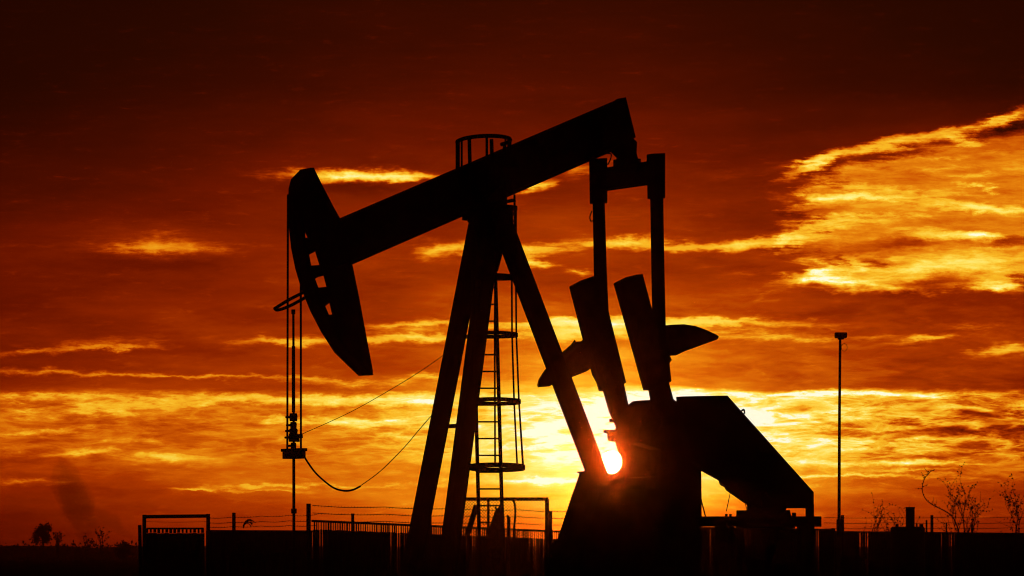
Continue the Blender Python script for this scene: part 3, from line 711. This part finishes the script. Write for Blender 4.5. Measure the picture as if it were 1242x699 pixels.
for i in range(18, len(cp)):
    if rr.random() < .8: leaf(lf, cp[i], rr, .07)
    if rr.random() < .35: twigs(m, lf, cp[i], (rr.uniform(-1, 1), 0, rr.uniform(-.2, 1)), .22, .01, 0, rr, 0, .9, .06)
m.build('arching_branch', M['bark'], sh); lf.build('foliage', M['leaf'], sh)
shrub('shrub', 'dry shrub at the right edge behind the fence', 'shrub', 1236, 156, [(1231, 600, .024, 2), (1241, 612, .022, 1), (1222, 632, .016, 0)], 36, SG, .1, .95)
# bush in front of the right fence
def bush(name, label, cat, px, Y, wpx, ytop, n, seed, ls, group=None, trunk=True):
    rr = random.Random(seed); b = WP(px, 668, Y); b.z = 0; o = thing(name, label, cat, b, 0, group)
    zt_ = WP(px, ytop, Y).z; hw = wpx / F * Y / 2; m = MB(); lf = MB()
    for k in range(9):
        an = rr.uniform(0, 6.28); top = b + Vector((math.cos(an) * hw * .75 * rr.random(), math.sin(an) * hw * .7 * rr.random(), zt_ * rr.uniform(.65, .95)))
        m.tube([b + Vector((rr.uniform(-.1, .1), rr.uniform(-.1, .1), 0)), b.lerp(top, .5) + Vector((0, 0, .1)), top], [.03 * zt_ / 2, .02 * zt_ / 2, .006 * zt_ / 2], 5)
    cl_ = [(Vector((rr.uniform(-1, 1) * hw * .75, rr.uniform(-1, 1) * hw * .7, zt_ * rr.uniform(.3, .85))), rr.uniform(.25, .5)) for _ in range(14)]
    for i in range(n):
        c, s_ = rr.choice(cl_); v = Vector((rr.gauss(0, 1), rr.gauss(0, 1), rr.gauss(0, 1))) * s_ * .42
        v = Vector((v.x * hw, v.y * hw, v.z * zt_ * .45)); leaf(lf, b + c + v, rr, ls)
    m.build('stem', M['bark'], o); lf.build('foliage', M['leaf'], o); return o
bush('bush', 'low leafy bush standing in front of the fence below the lamp pole', 'bush', 1036, 100, 38, 662, 2600, 41, .075)

def tree(label, px, Y, wpx, ytop, ycrown, seed, n, ls, group):
    rr = random.Random(seed); b = WP(px, 668, Y); b.z = 0; o = thing('distant_tree', label, 'tree', b, 0, group)
    zt_, zc = WP(px, ytop, Y).z, WP(px, ycrown, Y).z; hw = wpx / F * Y / 2; m = MB(); lf = MB()
    mid_ = Vector((b.x, b.y, zc)); m.tube([b, b + (mid_ - b) * .6 + Vector((.1, 0, 0)), mid_], [.16, .12, .09], 7)
    tips = []
    for k in range(11):
        an = k * 2.4; tip = Vector((b.x + math.cos(an) * hw * rr.uniform(.2, .85), b.y + math.sin(an) * hw * rr.uniform(.2, .85), zc + (zt_ - zc) * rr.uniform(.25, .95)))
        s_ = b.lerp(mid_, rr.uniform(.5, 1)); m.tube([s_, s_.lerp(tip, .5) + Vector((0, 0, .1)), tip], [.07, .045, .015], 5); tips.append(tip)
    for i in range(n):
        c = rr.choice(tips); leaf(lf, c + Vector((rr.gauss(0, .2) * hw, rr.gauss(0, .2) * hw, rr.gauss(0, .12) * (zt_ - zc))), rr, ls)
    m.build('trunk', M['bark'], o); lf.build('crown', M['leaf'], o); return o
TG = 'small trees on the far left skyline'
tree('rounder of the two far trees on the left skyline', 52, 640, 21, 640, 659, 51, 1300, .4, TG)
tree('thin sparse far tree right of the rounder one on the left skyline', 70, 640, 11, 646, 659, 52, 110, .36, TG)
shrub('shrub', 'spindly bare far shrub right of the drifting smoke column', 'shrub', 123, 560, [(120, 645, .05, 1), (125, 642, .05, 1), (115, 650, .04, 0)], 53, 'thin far shrubs on the left skyline', .3, .5)
shrub('shrub', 'low sparse far shrub under the drifting smoke column', 'shrub', 104, 560, [(101, 652, .05, 1), (107, 649, .05, 0)], 54, 'thin far shrubs on the left skyline', .3, .6)
bush('bush', 'dark low round far bush nearest the lone wooden post', 'bush', 147, 600, 22, 655.5, 2200, 55, .4)
# scrub belt on the far plain
m = MB(); rr = random.Random(77)
for i in range(9000):
    px = rr.uniform(-60, 1300); Y = rr.uniform(560, 980); c = WP(px, 668, Y)
    hgt = 1.7 + 1.1 * mnoise.noise((px * .03, Y * .004, 0)) + (1.3 * max(0, mnoise.noise((px * .11, 3.3, 0))) + .5 if -60 < px < 170 else 0)
    leaf(m, Vector((c.x, Y, rr.random() ** .7 * max(hgt, .4))), rr, .6)
tag(m.build('scrub', M['leaf']), 'low dark scrub covering the far plain along the horizon', 'scrub', kind='stuff')

# ------------------------------------------------------------------ smoke
def volume(name, color, dens, aniso):
    mt = bpy.data.materials.new(name); mt.use_nodes = True; nt_ = mt.node_tree; nt_.nodes.clear()
    v = nt_.nodes.new('ShaderNodeVolumePrincipled'); v.inputs['Color'].default_value = color + (1,); v.inputs['Density'].default_value = dens; v.inputs['Anisotropy'].default_value = aniso
    o_ = nt_.nodes.new('ShaderNodeOutputMaterial'); nt_.links.new(v.outputs[0], o_.inputs['Volume']); return mt
def plume(path, seed, n=18):
    m = MB(); YS_ = 520
    pts = catmull([WP(x, y, YS_) for x, y, r in path], 6); rs = []
    for i in range(len(path) - 1):
        for j in range(6): rs.append((path[i][2] + (path[i + 1][2] - path[i][2]) * j / 6) / F * YS_)
    rs.append(path[-1][2] / F * YS_); m.tube(pts, rs, n)
    for v in m.v:
        d_ = mnoise.noise_vector(v * .35 + Vector((seed, 0, 0))); v += d_ * .9; d2 = mnoise.noise_vector(v * 1.0); v += d2 * .3
    return m
SM = volume('thin_smoke', (.12, .03, .015), .085, 0.0)
S2 = volume('denser_smoke', (.12, .03, .015), .09, 0.0)
col = [(99, 664, 5), (97, 650, 12), (93, 634, 19), (87, 616, 24), (80, 598, 25), (73, 580, 19), (68, 566, 9), (65, 558, 2)]
dr = [(92, 630, 2), (106, 626, 14), (122, 631, 17), (140, 639, 13), (156, 648, 7), (166, 654, 2)]
for k, (f_, mt, sd_n, lb) in enumerate(((1, SM, 1, 'thin outer veil of the dark smoke column on the left'), (.62, S2, 8, 'denser core of the dark smoke column on the left'))):
    tag(plume([(x + 6, y, r_ * f_) for x, y, r_ in col], sd_n).build('smoke', mt, smooth=True), lb, 'smoke', kind='stuff')
tag(plume(dr, 4).build('smoke', SM, smooth=True), 'thin dark smoke drifting to the right of the column', 'smoke', kind='stuff')

# ------------------------------------------------------------------ haze
HAZE = 1e-4
if HAZE:
    m = MB(); m.box((0, 1900, 5.5), (5400, 4000, 13.5))
    tag(m.build('haze', volume('evening_haze', (1, .36, .12), HAZE, .995)), 'thin evening haze over the plain', 'haze', kind='stuff')

# ------------------------------------------------------------------ render settings
scene.view_settings.view_transform = 'Standard'; scene.view_settings.look = 'None'
scene.view_settings.exposure = 0; scene.view_settings.gamma = 1; scene.view_settings.use_curve_mapping = False
scene.render.engine = 'CYCLES'
scene.cycles.use_denoising = True; scene.cycles.denoising_input_passes = 'RGB_ALBEDO'
scene.cycles.filter_width = 1.1; scene.cycles.max_bounces = 4; scene.cycles.volume_bounces = 0
